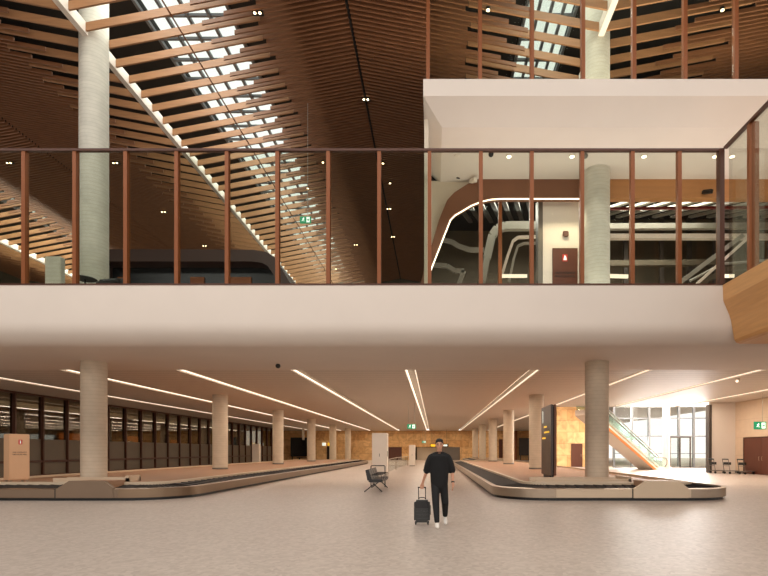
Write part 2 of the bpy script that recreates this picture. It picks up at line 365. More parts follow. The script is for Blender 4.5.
# left glazed partition with dark room behind
gw = struct(MB().box(-24.65,-24.35,21.5,80,0,.12).box(-24.62,-24.38,21.5,80,ZC-.12,ZC).box(-24.60,-24.36,21.5,80,.86,1.0).build('window_2', 'bronze_d'))
y = 29.1 - 2.1*3
while y < 80:
    MB().box(-24.62,-24.34,y-.05,y+.05,.12,ZC-.1).build('mullion', 'bronze_d', gw); y += 2.1
MB().box(-24.51,-24.49,21.5,80,2.3,ZC-.1).build('pane', 'glass_l', gw)
MB().box(-24.51,-24.49,21.5,80,.1,2.3).build('frosted_pane', 'frosted', gw)
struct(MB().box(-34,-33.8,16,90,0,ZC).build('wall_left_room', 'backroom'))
struct(MB().box(-24.7,-24.3,16,21.5,0,ZC).build('wall_left_lower','plaster2'))
struct(MB().box(-46,-24.3,80,80.3,0,ZC).build('wall_left_end','backroom')) if False else None
for yy, z0, z1, L, who in ((45,1.2,3.2,2.6,'nearest'),(55,1.6,3.2,1.8,'second'),(64,1.4,3.0,1.6,'farthest')):
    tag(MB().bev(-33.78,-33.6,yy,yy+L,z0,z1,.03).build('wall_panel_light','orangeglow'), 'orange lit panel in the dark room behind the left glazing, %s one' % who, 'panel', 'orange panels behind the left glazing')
t = thing('hanging_sign','small yellow hanging sign seen through the left glazing beside the first column','sign',(-26.6,39.8,3.0))
MB().bev(-27.05,-26.25,39.8,39.88,2.75,3.2,.02).build('panel','yellow',t); MB().tube([(-26.65,39.84,3.2),(-26.65,39.84,ZC)],.015).build('rod','black',t)
MB().box(-26.95,-26.7,39.78,39.8,2.82,3.12).build('arrow_symbol','signblack',t)

# ------------------------------------------------------------------ concrete columns
def column(name, x, y, r, z0, z1, m, label, group):
    t = thing(name, label, 'column', (x,y,z0), group)
    MB().lathe([(r,z0),(r,z1)], x, y, 48).build('shaft', m, t, angle=.6)
    MB().lathe([(r+.015,z0),(r+.015,z0+.08),(r,z0+.1)], x, y, 48).build('base_ring', 'grey', t, angle=.6)
    return t
COLY = [19.65 + 11.6*k for k in range(6)]
for k, y in enumerate(COLY):
    for x, side in ((LV,'left'),(RV,'right')):
        z0 = .445 if y < (63 if side=='left' else 82) else 0
        if y > 86: continue
        column('column', x, y, .45, z0, ZC, 'concrete', 'round concrete column, %s nearest in the %s row of the lower hall' % (ORD[k] if k else 'very', side), 'round columns of the lower hall')
column('upper_column', LV, 19.65, .50, ZU, 20.6, 'concrete_g', 'tall round concrete column on the left rising through the open slat ceiling', 'round columns of the upper level')
column('upper_column', RV, 19.65, .49, ZU, 20.6, 'concrete_g', 'round concrete column on the right in front of the lit white wall panel', 'round columns of the upper level')
column('upper_column', -25.4, 33, .5, ZU, 20.3, 'concrete_g', 'far pale column standing deep at the left behind the glass screen', 'round columns of the upper level') if False else None
tag(MB().bev(PX(44.5,17.6),PX(60.5,17.6),17.6,17.85,ZU,PZ(256,17.6),.03).build('floor_plinth','concrete_g'),'short pale square plinth behind the glass screen at far left','plinth')

# ------------------------------------------------------------------ timber slat ceiling
YS, YE, ST = 15.4, 52.0, .225
def inb(side_valley, sgn):   # distance from valley at which the fine slats begin
    return {(LV,1):6.4,(LV,-1):4.4,(RV,-1):5.1,(RV,1):5.9,(FV,1):5.0,(FV,-1):5.0}[(side_valley,sgn)]
cnt = {}
side_name = {(LV,1):'right of the left column',(LV,-1):'left of the left column',(RV,-1):'left of the right column',(RV,1):'right of the right column',(FV,1):'right half of the far left skylight bay',(FV,-1):'left half of the far left skylight bay'}
for V in (LV, RV, FV):
    for sgn in (1,-1):
        b = inb(V, sgn); mb = MB(); bk = MB(); rd = 9.82
        lim = 34 if V == RV else 60
        n = int((YE-YS)/ST)
        for i in range(n):
            y = YS + i*ST
            if V == RV and sgn > 0 and y > 30: break
            jit = random.uniform(-.12,.12) + (.25 if (i//2) % 2 else 0)
            xa = V + sgn*(b + jit + {(LV,1):(0,0,-1.5,-2.4),(RV,-1):(0,0,-1.9,-2.6),(RV,1):(0,0,-2.4,-3.1)}.get((V,sgn),(0,0,-1.0,-2.0))[i % 4]); xb = V + sgn*rd
            if i % 4 == 0: xa = V + sgn*(b-.08+jit)
            mb.slat(min(xa,xb), zceil(min(xa,xb)), max(xa,xb), zceil(max(xa,xb)), y, .06, .16)
            if i % 4 == 0:
                vis = (V == LV) or (V == RV and 16.5 < y < 24) or (V == FV and y > 27)
                if vis and y < 50:
                    x2 = V + sgn*.12; x3 = V + sgn*(b-.1+jit)
                    k = cnt.get((V,sgn),0); cnt[(V,sgn)] = k+1
                    o = MB().slat(min(x2,x3), zceil(min(x2,x3))-.02, max(x2,x3), zceil(max(x2,x3))-.02, y, .07, .31)
                    g = thing  # noqa
                    ob = o.build('ceiling_baffle','baffle')
                    tag(ob,'deep timber ceiling baffle, %s from the front, %s' % (ordn(k), side_name[(V,sgn)]),'ceiling baffle','deep timber baffles under the skylights')
        yend = 30 if (V == RV and sgn > 0) else YE
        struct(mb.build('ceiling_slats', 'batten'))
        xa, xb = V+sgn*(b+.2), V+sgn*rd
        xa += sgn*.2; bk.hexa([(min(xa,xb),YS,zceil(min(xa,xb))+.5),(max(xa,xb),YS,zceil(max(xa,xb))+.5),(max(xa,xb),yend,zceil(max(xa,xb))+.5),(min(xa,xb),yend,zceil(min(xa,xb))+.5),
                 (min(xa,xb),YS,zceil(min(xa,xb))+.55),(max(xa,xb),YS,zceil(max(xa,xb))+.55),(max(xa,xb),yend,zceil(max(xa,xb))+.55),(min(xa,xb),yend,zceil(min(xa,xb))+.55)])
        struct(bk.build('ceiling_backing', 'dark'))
for V, lab in ((LV,'white steel beam along the fold of the slat ceiling above the left column'),(RV,'white steel beam along the fold of the slat ceiling above the right column'),(FV,'white steel beam along the fold of the far left ceiling bay')):
    o = MB().box(V-.11,V+.11,YS,52 if V != RV else 30,ZV-.08,ZV+.35).build('fold_beam','plaster'); tag(o,lab,'beam')
for x, lab in ((-10.0,'thin dark rail running along the slat ceiling beside the left skylight'),(-3.48,'thin dark rail along the ridge fold of the slat ceiling')):
    tag(MB().box(x-.025,x+.025,YS,52,zceil(x)-.05,zceil(x)-.02).build('ceiling_rail','batten' if x < -5 else 'dark'),lab,'rail')
# ceiling curtain closing the far end
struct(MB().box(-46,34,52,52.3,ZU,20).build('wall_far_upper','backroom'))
# paired spotlights in the slat ceiling
def ceil_hit(px, py):
    dx, dz = (px-CX)/F, (CY-py)/F; lo, hi = 5., 120.
    f = lambda d: H+dz*d - zceil(dx*d)
    for _ in range(50):
        m = (lo+hi)/2
        if f(m) > 0: hi = m
        else: lo = m
    return dx*lo, lo, H+dz*lo
pairs = [(366,98.5,'in the dark slats high above the glass screen'),(258,12,'near the top left of the long slat slope'),(389,208,'low behind the glass near the ridge fold'),(393,236,'lowest near the ridge fold behind the glass'),(10,162,'at far left behind the glass, in the dark slats'),(116,162,'just right of the left column behind the glass'),(164,211,'in the dark bay right of the left column, lower down'),(356,244,'low in the slats left of the ridge fold'),(205,245,'above the dark kiosk at the left')]
for k, (px, py, w) in enumerate(pairs):
    x, y, z = ceil_hit(px, py)
    t = thing('twin_spotlight','small warm twin spotlight '+w,'spotlight',(x,y,z),'twin spotlights in the slat ceiling')
    MB().bev(x-.22,x+.22,y-.1,y+.1,z-.10,z,.02).build('housing','black',t)
    for s in (-.1,.1): MB().lathe([(.05,z-.12),(.05,z-.10)],x+s,y-.08,12).build('lens','spot',t)
singles = [(323,161,'beside a mullion left of the ridge fold'),(383,162,'beside a mullion on the ridge fold'),(390,182,'right of the ridge fold behind the glass'),(308,187,'above the hanging green sign'),(488,8,'in the slats behind the top glass, left'),(722,8,'in the slats behind the top glass, right'),(336,268,'low in the slats near the glass foot')]
for px, py, w in singles:
    x, y, z = ceil_hit(px, py)
    t = thing('spotlight','single small warm spotlight '+w,'spotlight',(x,y,z),'single spotlights in the slat ceiling')
    MB().lathe([(.09,z-.1),(.09,z)],x,y,14).build('housing','black',t); MB().lathe([(.06,z-.12),(.06,z-.1)],x,y-.03,12).build('lens','spot',t)

# ------------------------------------------------------------------ glass screens
def screen(name, label, pxs, y, z0, z1, rail=True):
    t = thing(name, label, 'glass screen', (pxs[0],y,z0))
    for i, x in enumerate(pxs):
        MB().box(x-.06,x+.06,y,y+.17,z0,z1).build('mullion', 'bronze', t)
    for a, b in zip(pxs[:-1], pxs[1:]): MB().box(a+.07,b-.07,y+.10,y+.115,z0+.04,z1-.04).build('glass_panel', 'glass', t)
    if rail:
        MB().box(pxs[0]-.07,pxs[-1]+.07,y-.02,y+.1,z1-.045,z1+.03).build('top_rail','bronze_d',t)
        MB().box(pxs[0]-.07,pxs[-1]+.07,y+.02,y+.2,z0,z0+.05).build('bottom_rail','bronze_d',t)
    return t
SY = YF+.08
zt = PZ(149.5, SY)
mx = [PX(p, SY) for p in (-79,-28,23,74,125,176,226.5,277,328,379,429.5,481,532,582.5,633,680)]
t = screen('walkway_screen','full-height bronze-framed glass screen along the white upper walkway edge', mx + [9.285], SY, ZU+.04, zt)
MB().box(9.21,9.36,SY-.08,SY+.12,ZU,zt).build('corner_post','bronze_d',t)
# return toward the viewer
t = thing('return_screen','bronze-framed glass screen running toward the viewer above the timber wing','glass screen',(9.33,14,ZU))
for y in (2.2,4.05,5.9,7.75,9.6,11.45,13.3,14.85): MB().box(9.33,9.62,y-.06,y+.06,ZU,zt).build('mullion','bronze',t)
for a, b in ((2.2,4.05),(4.05,5.9),(5.9,7.75),(7.75,9.6),(9.6,11.45),(11.45,13.3),(13.3,14.85),(14.85,16.0)): MB().box(9.40,9.415,a+.06,b-.06,ZU,zt-.04).build('glass_panel','glass',t)
MB().box(9.31,9.43,2.2,SY-.1,zt-.045,zt+.03).build('top_rail','bronze_d',t)
# upper white box: fascia with sloped underside, soffit, end wall
XL = -.35
fy = 16.25
zt2, zv2, zs2 = PZ(79,fy), PZ(96,fy), 12.55
xi = XL+.62
fas = MB()
R = 30
fas.add([(XL,fy,zt2),(R,fy,zt2),(R,fy,zv2),(XL,fy,zv2),(xi,17.0,zs2+.02),(R,17.0,zs2+.02),(XL,20.55,zt2),(R,20.55,zt2),(XL,20.55,zv2),(xi,20.55,zs2),(R,20.55,zs2)],
        [(0,1,2,3),(3,2,5,4),(0,6,7,1),(0,3,8,6),(3,4,9,8),(4,5,10,9)])
struct(fas.build('trim_5','plaster'))
struct(MB().prism([(16.75,ZU),(20.15,ZU),(20.15,zs2+.3),(17.0,zs2+.3)],XL+.02,XL+.16,'x').build('wall_box_side','plaster2'))
pxs2 = [PX(p, 16.4) for p in (428,480,532,583,634,685,736,787)]
screen('gallery_screen','upper bronze-framed glass screen standing on the white fascia at top right', pxs2, 16.35, zt2, 17.2, False)

# ------------------------------------------------------------------ portal wall (upper right)
PY = 20.4
outer = [(PX(x,PY),PZ(y,PY)) for x, y in ((419.5,288),(421,283),(425.5,266),(432.5,244),(439,222),(447,202.5),(454,195),(462.5,189.5),(472,183.5),(483,179.3),(493,177.3),(504,176.6))]
inner = [(PX(x,PY),PZ(y,PY)) for x, y in ((425,288),(426.3,283),(431,268),(437.5,251.5),(443.5,236),(449.5,221),(454,216.5),(460,213),(470,207),(481,202.7),(490,200.8),(500,200.2))]
xe = 22
outer2 = outer + [(6.0,outer[-1][1]),(xe,outer[-1][1])]; inner2 = inner + [(6.0,inner[-1][1]),(xe,inner[-1][1])]
# white wall around the curve
wl = MB(); top = [(x, zs2+.05) for x, _ in outer2]
wl.band([(max(x,XL+.05),z) for x, z in outer2], [(max(x,XL+.05),zs2+.05) for x, z in outer2], PY+.02, PY+.15)
struct(wl.build('wall_portal','plaster2'))
k = 12
pt = struct(bpy.data.objects.new('trim_8', None)); C.objects.link(pt); pt.location = (0,PY,ZU)
MB().band(outer2[:k+1], inner2[:k+1], PY-.2, PY+.15).build('curved_band','portal',pt)
MB().band(outer2[k:], inner2[k:], PY-.2, PY+.15).build('straight_band','portal_w',pt)
MB().tube([(x+.04,PY-.16,z-.03) for x, z in inner[1:]] + [(6.05,PY-.16,inner[-1][1]-.03)], .026, 8).build('light_strip','led_portal',pt)
# interior behind the portal: dark tall hall
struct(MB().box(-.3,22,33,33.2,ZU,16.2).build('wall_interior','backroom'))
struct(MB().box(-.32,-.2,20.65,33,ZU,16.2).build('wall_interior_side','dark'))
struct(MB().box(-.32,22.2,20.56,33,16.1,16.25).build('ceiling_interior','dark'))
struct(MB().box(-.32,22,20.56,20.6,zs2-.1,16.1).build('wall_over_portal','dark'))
IY = 25.0
def ipt(px, py, d=IY): return (PX(px,d), d, PZ(py,d))
def beam(label, pts, w, h, m='greybeam', d=IY, name='gallery_beam', cat='beam', group=None):
    mb = MB()
    for a, b in zip(pts[:-1], pts[1:]): mb.bar(ipt(*a,d), ipt(*b,d), w, h)
    return tag(mb.build(name, m), label, cat, group)
beam('bright pale horizontal beam running across behind the right column',[(556,237),(800,237)],.3,.22,'white')
beam('upper thin tan horizontal beam inside the gallery at right',[(600,227),(800,226)],.25,.28,'greybeam',26)
beam('lower tan horizontal beam near floor level inside the gallery',[(600,264),(800,262)],.3,.3,'backroom',28)
beam('grey horizontal panel below the diagonal louvres',[(600,220),(800,220)],.2,.6,'backroom',31.5,'gallery_beam','panel')
beam('thin dark red pipe across the louvres',[(590,209),(800,207)],.12,.1,'redpipe',24,'ceiling_pipe','pipe')
beam('pale diagonal ramp beam rising to the right behind the corner post',[(682,281),(742,236)],.3,.2,'greybeam',24.5)
beam('slim diagonal ramp rail rising to the right under the ramp beam',[(690,290),(748,238)],.12,.12,'white',24,'ramp_rail','rail')
beam('wide grey curved support rising inside the curved portal',[(482,285),(487,258),(492,236),(497,229),(505,226.5),(545,226)],.3,.40,'greybeam',25.5)
beam('outer slim pale bent frame beside the lit wall panel',[(501,278),(508,255),(513,241),(518,237.5),(545,236.5)],.14,.13,'white',25)
beam('inner slim pale bent frame beside the lit wall panel',[(509,282),(514,258),(518,246),(524,243.5),(545,243)],.12,.11,'greybeam',25.2)
beam('upper pale stepped rail at the left of the portal interior',[(443,240),(452,242),(458,246),(470,250),(484,250)],.14,.2,'greybeam',24,'stepped_rail','rail')
beam('lower pale stepped rail at the left of the portal interior',[(433,265),(447,266),(455,271),(464,271),(458,286)],.14,.2,'greybeam',24,'stepped_rail','rail')
beam('bright tube light behind the brown post in the portal',[(502,276),(527,276)],.08,.14,'led2',23,'hanging_tube_light','light')
beam('bright tube light just right of the right column',[(610,276),(628,276.5)],.08,.16,'led2',23,'hanging_tube_light','light')
beam('bright tube light near the corner post',[(724,276),(734,276)],.08,.14,'led2',23,'hanging_tube_light','light')
beam('slim brown vertical post inside the curved portal',[(500,200),(500,324)],.15,.15,'bronze',20.9,'portal_post','post')
for i, px in enumerate(range(-4, 21)):
    x = 4.5 + px*1.05 if px > 2 else 1.0+ (px+4)*.62
    if px > 2:
        mb = MB().bar((x+2.2, 24.2, PZ(199,24.2)), (x+.9, 29, PZ(217,29)), .26, .12)
        tag(mb.build('louvre_blade','greybeam'), 'grey diagonal ceiling louvre blade inside the gallery, %s from the left' % ordn(px-3),'louvre','diagonal louvres in the gallery')
    else:
        mb = MB().bar((x-.2, 24.2, PZ(196,24.2)), (x+1.2, 30, PZ(222,30)), .22, .12)
        tag(mb.build('louvre_blade','darkgrey'), 'dark diagonal ceiling louvre blade inside the curved portal, %s from the left' % ordn(px+4),'louvre','diagonal louvres in the gallery')
for i, px in enumerate((626,662,690,716,752)):
    tag(MB().box(PX(px,31)-.12,PX(px,31)+.12,31,31.2,ZU,16.05).build('gallery_post','darkgrey'),'dark upright post at the back of the gallery, %s from the left' % ORD[i],'post','posts at the back of the gallery')
t = thing('escalator_truss','grey curved escalator truss low behind the corner post','escalator',ipt(724,279,26))
MB().bar(ipt(690,290,26),ipt(722,272,26),.8,.25).bar(ipt(722,272,26),ipt(770,268,26),.8,.25).build('truss','backroom',t); MB().tube([ipt(690,281,26),ipt(722,264,26),ipt(770,260,26)],.07).build('handrail','greybeam',t)
# lit white wall panel with fire cabinet door and speaker box
WY = 21.0
struct(MB().box(PX(543,WY),6.35,WY,WY+.6,ZU,inner[-1][1]+.4).build('wall_lit_panel','plaster'))
struct(MB().box(PX(538.5,WY),PX(543,WY),WY+.05,WY+.6,ZU,inner[-1][1]+.4).build('trim_6','grey'))
DY = WY
t = thing('fire_cabinet','dark brown door with red fire sign on the lit wall panel','door',(PX(565,DY),DY-.03,ZU))
dx0, dx1 = PX(552.2,DY), PX(577.3,DY)
MB().bev(dx0,dx1,DY-.06,DY-.005,ZU+.01,PZ(248.5,DY),.01).build('door_leaf','doorbrown',t)
q = MB().bev(PX(562,DY),PX(567,DY),DY-.075,DY-.06,PZ(262,DY),PZ(255,DY),.004).build('red_sign','red',t)
MB().tube([(PX(564.5,DY),DY-.08,PZ(260.8,DY)),(PX(564.7,DY),DY-.08,PZ(258.3,DY)),(PX(564.2,DY),DY-.08,PZ(256,DY))],[.07,.05,.015],8).build('flame_symbol','signwhite',q)
for py, s in ((274.5,'FIRE HYDRANT'),(277.8,'FIRE HOSE REEL')):
    o = text('lettering', s, .125, (PX(564.8,DY)-t.location.x, -.04, PZ(py,DY)-ZU), (math.pi/2,0,0), 'signblack', t, 'CENTER')
t = thing('wall_speaker','square brown speaker box on the lit wall panel','speaker',(PX(565,WY),WY,PZ(235,WY)))
MB().bev(PX(562,WY),PX(568,WY),WY-.07,WY-.004,PZ(238,WY),PZ(232,WY),.03).build('housing','doorbrown',t); 
MB().lathe([(.07,0),(.05,.01)],0,0,16).build('grille','black',t,local=True).rotation_euler=(math.pi/2,0,0)
t.children[-1].location = (0,-.072,0)
# soffit downlights and cameras
for px, w in ((457,'faint, at the left end of the soffit'),(509,'second pane of the portal bay'),(572,'left of the right column'),(644,'right of the right column'),(715,'left of the corner post'),(732,'right of the corner post')):
    d = 18.6; x = PX(px,d)
    t = thing('soffit_downlight','round recessed downlight in white soffit, '+w,'downlight',(x,d,zs2),'downlights in the white soffit')
    MB().lathe([(.11,zs2-.03),(.12,zs2-.005)],x,d,20).build('bezel','white',t)
    MB().lathe([(.08,zs2-.045),(.08,zs2-.031)],x,d,20).build('lens','downlight' if px != 457 else 'white',t)
def cctv(label, x, y, z, m, ceiling=True, sx=1):
    t = thing('security_camera', label, 'security camera', (x,y,z))
    if ceiling: MB().lathe([(.09,z-.04),(.09,z-.003)],x,y,16).build('mount','white',t); MB().ball((x,y,z-.12),.10,(1,1,1)).build('dome',m,t,smooth=True)
    else: MB().box(x-.06,x+.06,y+.2,y+.25,z-.06,z+.06).build('mount',m,t); MB().bar((x,y+.22,z),(x+sx*.16,y-.1,z-.12),.14,.14).build('body',m,t)
    return t
cctv('black dome camera on white soffit in the second portal pane',PX(491,18.3),18.3,zs2,'black')
cctv('pale dome sensor on soffit beside the right column',PX(588,18.4)-.1,18.4,zs2,'grey')
cctv('black camera on white wall left of the curved portal',PX(455,19.7),20.16,PZ(174,20.1),'black',False)
cctv('white camera perched on top of the curved portal',PX(472,19.6),19.93,PZ(178,19.9),'white',False)
cctv('black camera on timber band near the corner post',PX(714,19.4),19.93,PZ(189,19.9),'black',False)
cctv('dark dome camera under the white slab soffit at centre left',PX(278,19.8),19.8,ZC,'black')
cctv('white dome camera under the slatted lower ceiling at right',PX(738,24),24,ZC,'white')

# ------------------------------------------------------------------ upper left: kiosk, exit sign, lounge chairs
KY = 29.0
ko = [(PX(106,KY)-.3,ZU),(PX(106,KY)-.3,PZ(252,KY)),(PX(200,KY),PZ(252,KY)),(PX(256,KY),PZ(252.5,KY)),(PX(268,KY),PZ(254.5,KY)),(PX(276,KY),PZ(259,KY)),(PX(282,KY),PZ(268,KY)),(PX(296,KY),PZ(292,KY)),(PX(330,KY),ZU)]
ki = [(PX(106,KY),ZU),(PX(106,KY),PZ(264,KY)),(PX(200,KY),PZ(264,KY)),(PX(256,KY),PZ(264,KY)),(PX(265,KY),PZ(265.5,KY)),(PX(270,KY),PZ(268.5,KY)),(PX(275,KY),PZ(276,KY)),(PX(288,KY),PZ(298,KY)),(PX(320,KY),ZU)]
t = thing('kiosk_building','low dark brown kiosk with rounded corner far behind the left glass screen','kiosk',(-14,KY,ZU))
MB().band(ko,ki,KY-.4,KY+6).build('frame_band','portal_d',t)
MB().band(ki,[(x,ZU) for x, _ in ki],KY+.6,KY+.7).build('dark_glazing','screen',t)
for i, (a, b) in enumerate(((PX(225,KY),PX(248,KY)),(PX(112,KY),PX(124,KY)),(PX(186,KY),PX(200,KY)))): MB().box(a,b,KY+.5,KY+.6,ZU+2.5,PZ(274,KY)).build('reflection_panel','bronze',t)  # orange reflections in the dark glazing, built as bronze panels
def exit_sign(label, x, y, z, w, top, rods=2):
    h = w*.62 if rods == 1 else w*.55
    t = thing('exit_sign', label, 'exit sign', (x,y,z))
    MB().bev(x-w/2,x+w/2,y-.03,y+.03,z-h/2,z+h/2,.01).build('panel','green',t)
    f = y-.04; s = MB()
    u = w*.5; ox = x-w*.17   # running figure
    s.ball((ox+.06*u,f,z+.36*u*.9),.075*u,(1,.3,1))
    for a, b, r in (((.02,.22),(-.05,-.02),.07),((.02,.20),(.18,.10),.035),((.02,.20),(-.16,.14),.035),((-.16,.14),(-.2,.02),.03),((-.05,-.02),(.13,-.12),.05),((.13,-.12),(.10,-.34),.04),((-.05,-.02),(-.16,-.18),.05),((-.16,-.18),(-.32,-.2),.04)):
        s.bar((ox+a[0]*u,f,z+a[1]*u*1.1),(ox+b[0]*u,f,z+b[1]*u*1.1),.006,r*2*u,(0,0,1))
    s.build('running_figure','signwhite',t)
    d = MB().box(x+w*.10,x+w*.40,y-.045,y-.031,z-h*.38,z+h*.38).build('door_symbol','signwhite',t)
    MB().prism([(x+w*.14,z+.02*w),(x+w*.26,z+.02*w),(x+w*.26,z+.1*w),(x+w*.36,z-.02*w),(x+w*.26,z-.14*w),(x+w*.26,z-.06*w),(x+w*.14,z-.06*w)],y-.05,y-.0455,'y').build('arrow','green',d)
    for sx in ((-w*.35, w*.35) if rods == 2 else (w*.2,)): MB().tube([(x+sx,y,z+h/2),(x+sx,y,top)],.012,6).build('suspension_rod','greybeam',t)
    return t
ys = 25.0; xs_ = PX(305.5,ys)
exit_sign('green running-figure exit sign hanging on a long cable before the slat ceiling', xs_, ys, PZ(220,ys), .56, zceil(xs_)+.1, 1)
exit_sign('large green exit sign hanging above the white cabinet in the middle of the lower hall', PX(411.5,36), 36, PZ(426.5,36), .62, ZC, 2)
exit_sign('small far green exit sign in front of the sandstone wall, left of the man\'s head', PX(424,78), 78, PZ(442,78), .62, ZC, 2)
exit_sign('green exit sign hanging beside the brown double door at far right', PX(760,30), 30, PZ(425.5,30), .74, ZC, 1)
# lounge chairs by the left column
def lounge(label, x, y):
    t = thing('lounge_chair', label, 'chair', (x,y,ZU), 'dark lounge chairs upstairs')
    for a, b in ((-.28,-.25),(.28,-.25),(-.28,.25),(.28,.25)): MB().tube([(x+a,y+b,ZU),(x+a*.9,y+b*.9,ZU+.42)],.018).build('leg','black',t)
    MB().bev(x-.36,x+.36,y-.34,y+.34,ZU+.40,ZU+.54,.05).build('seat','blackleather',t)
    m = MB()
    for i in range(9):
        a = math.pi*(.0+i/8)
        m.bev(x+.38*math.cos(a)-.09,x+.38*math.cos(a)+.09,y+.06+.34*math.sin(a)-.07,y+.06+.34*math.sin(a)+.07,ZU+.48,ZU+.72+.16*math.sin(a),.03)
    m.build('backrest','blackleather',t,voxel=.03,it=6)
lounge('black lounge chair behind the glass just right of the left upper column', -11.35, 17.6)
lounge('black lounge chair half hidden against the left upper column', PX(88,17.9), 18.3)
t = thing('side_table','low round black table between the two lounge chairs','table',(-12.0,17.2,ZU))
MB().lathe([(.34,ZU+.56),(.36,ZU+.58),(.34,ZU+.6)],-12.0,17.2,24).build('top','black',t); MB().lathe([(.03,ZU),(.03,ZU+.56)],-12.0,17.2,10).build('stem','black',t); MB().lathe([(.2,ZU),(.2,ZU+.02)],-12.0,17.2,20).build('base','black',t)

# ------------------------------------------------------------------ baggage carousels
def rr(x0, x1, y0, y1, r, ins):
    pts = []; n = 12
    for cx, cy, a0 in ((x1-r,y0+r,-90),(x1-r,y1-r,0),(x0+r,y1-r,90),(x0+r,y0+r,180)):
        for i in range(n+1):
            a = math.radians(a0+90*i/n); pts.append((cx+(r-ins)*math.cos(a), cy+(r-ins)*math.sin(a)))
    out = []
    for i, p in enumerate(pts):
        out.append(p)
        if i % (n+1) == n:
            q = pts[(i+1) % len(pts)]; L = [x1-x0, y1-y0][0 if i//(n+1) in (1,3) else 1]; k = int(L/.55)
            for j in range(1, k): out.append((p[0]+(q[0]-p[0])*j/k, p[1]+(q[1]-p[1])*j/k))
    return out
def carousel(label, x0, x1, y0, y1, r, hood=None, bench=None, km='kerb', sm='steel'):
    t = thing('baggage_carousel', label, 'baggage carousel', ((x0+x1)/2,(y0+y1)/2,0), 'baggage carousels')
    g = lambda i: rr(x0,x1,y0,y1,r,i)
    MB().ring(g(.10),0,g(.10),.09).build('toe_kick','black',t)
    kerb = MB().ring(g(0),.09,g(0),.37).ring(g(0),.37,g(.14),.39).ring(g(0),.09,g(.10),.09).ring(g(.14),.39,g(.14),.26)
    kerb.build('outer_kerb',sm,t,angle=.5)
    MB().bev(x0+r+.1,x1-r-.1,y0-.012,y0+.02,.10,.362,.006).build('front_panel',km,t)
    A, B = g(.14), g(1.02); mb = MB(); n = len(A)
    for i in range(n):   # overlapping crescent plates
        a, b, c, d = A[i], A[(i+1)%n], B[(i+1)%n], B[i]
        mb.add([(a[0],a[1],.33),(b[0],b[1],.305),(c[0],c[1],.425),(d[0],d[1],.45)],[(0,1,2,3)]).add([(b[0],b[1],.305),(b[0],b[1],.33),(c[0],c[1],.45),(c[0],c[1],.425)],[(0,1,2,3)])
    mb.build('belt','belt',t)
    rin = 1.02
    MB().ring(g(rin),.30,g(rin),.52).ring(g(rin),.52,g(rin+.10),.53).ring(g(rin+.10),.53,g(rin+.10),.40).build('inner_kerb','kerb',t,angle=.5)
    top = [(x,y) for x, y in g(rin+.09)]
    MB().prism(top,.36,.44,'z').build('deck','deck',t)
    if hood:
        a, b = hood
        h = MB().prism([(a,.09),(b,.09),(b,.40),(b-.3,.63),(a+.42,.63),(a,.36)],y0-.03,y0+.12,'y').build('hood_front',km,t)
        MB().hexa([(a+.42,y0+.12,.30),(b-.3,y0+.12,.30),(b-.3,y0+1.1,.40),(a+.42,y0+1.1,.40),(a+.42,y0+.12,.62),(b-.3,y0+.12,.62),(b-.3,y0+1.1,.60),(a+.42,y0+1.1,.60)]).build('hood_body','deck',t)
        MB().box(b-.05 if False else a-.04,a-.01,y0-.02,y0+.1,.09,.37).build('joint','black',t)
    if bench:
        a, b, c, d = bench
        MB().box(a,b,c,c+.1,.44,.58).box(b-.1,b,c,d,.44,.66).box(a,b,d-.1,d,.44,.58).build('deck_upstand','kerb',t)
    return t
carousel('long steel-edged baggage carousel right of the walking man', 2.0, 9.95, 15.75, 57, 1.75, (6.28,8.0), (3.6,6.95,17.6,18.9))
carousel('long steel-edged baggage carousel on the left with dark sloped belt', -17.95, -8.1, 15.75, 63, 1.75, (-11.9,-10.1), (-13.95,-11.2,18.3,19.1), 'kerb_shaded', 'steel_shaded')
carousel('farthest small baggage carousel in front of the sandstone wall at right', 4.6, 11.0, 64, 82, 1.6)
# things standing on the carousels
tx0, ty0 = 4.70, 20.1
t = thing('information_totem','tall dark information totem standing on the right carousel','totem',(tx0,ty0,.446))
for x in (tx0+.05,tx0+.16): MB().box(x-.02,x+.02,ty0+.3,ty0+1.5,.446,.60).build('foot','black',t)
MB().bev(tx0,tx0+.09,ty0,ty0+1.8,.58,3.45,.015).build('front_screen','totem',t); MB().bev(tx0+.13,tx0+.22,ty0,ty0+1.8,.58,3.45,.015).build('rear_panel','portal',t)
MB().box(tx0+.09,tx0+.13,ty0+.1,ty0+1.7,.7,3.35).build('core','black',t)
for z, a, b, m in ((2.55,.75,1.25,'yellow'),(2.32,.3,1.2,'yellow'),(2.08,.95,1.55,'yellow')): MB().box(tx0-.008,tx0-.001,ty0+a,ty0+b,z,z+.07).build('yellow_line',m,t)
text('carousel_number','1',.75,(-.012,1.62,2.32),(math.pi/2,0,-math.pi/2),'signwhite',t)
# hydrant cabinet at far left
t = thing('fire_cabinet','beige fire cabinet with red sign at far left on the carousel','cabinet',(PX(8,17.35)+.04,17.35,.446),None,math.radians(55))
MB().bev(0,.58,0,.6,.10,1.72,.02).build('body','cabinet',t,local=True)
for a, b in ((.06,.06),(.52,.06),(.06,.54),(.52,.54)): MB().box(a-.03,a+.03,b-.03,b+.03,0,.11).build('leg','steel',t,local=True)
dr = MB().bev(.02,.56,-.02,-.001,.13,1.67,.006).build('door','cabinet',t,local=True)
q = MB().bev(.25,.36,-.03,-.021,1.36,1.52,.004).build('red_sign','red',dr,local=True)
MB().box(.295,.315,-.034,-.031,1.39,1.49).build('symbol','signwhite',t,local=True)
for z, s in ((1.06,'FIRE HYDRANT'),(.98,'FIRE HOSE REEL')):
    text('lettering', s, .058, (.09,-.025,z), (math.pi/2,0,0), 'ink', t)

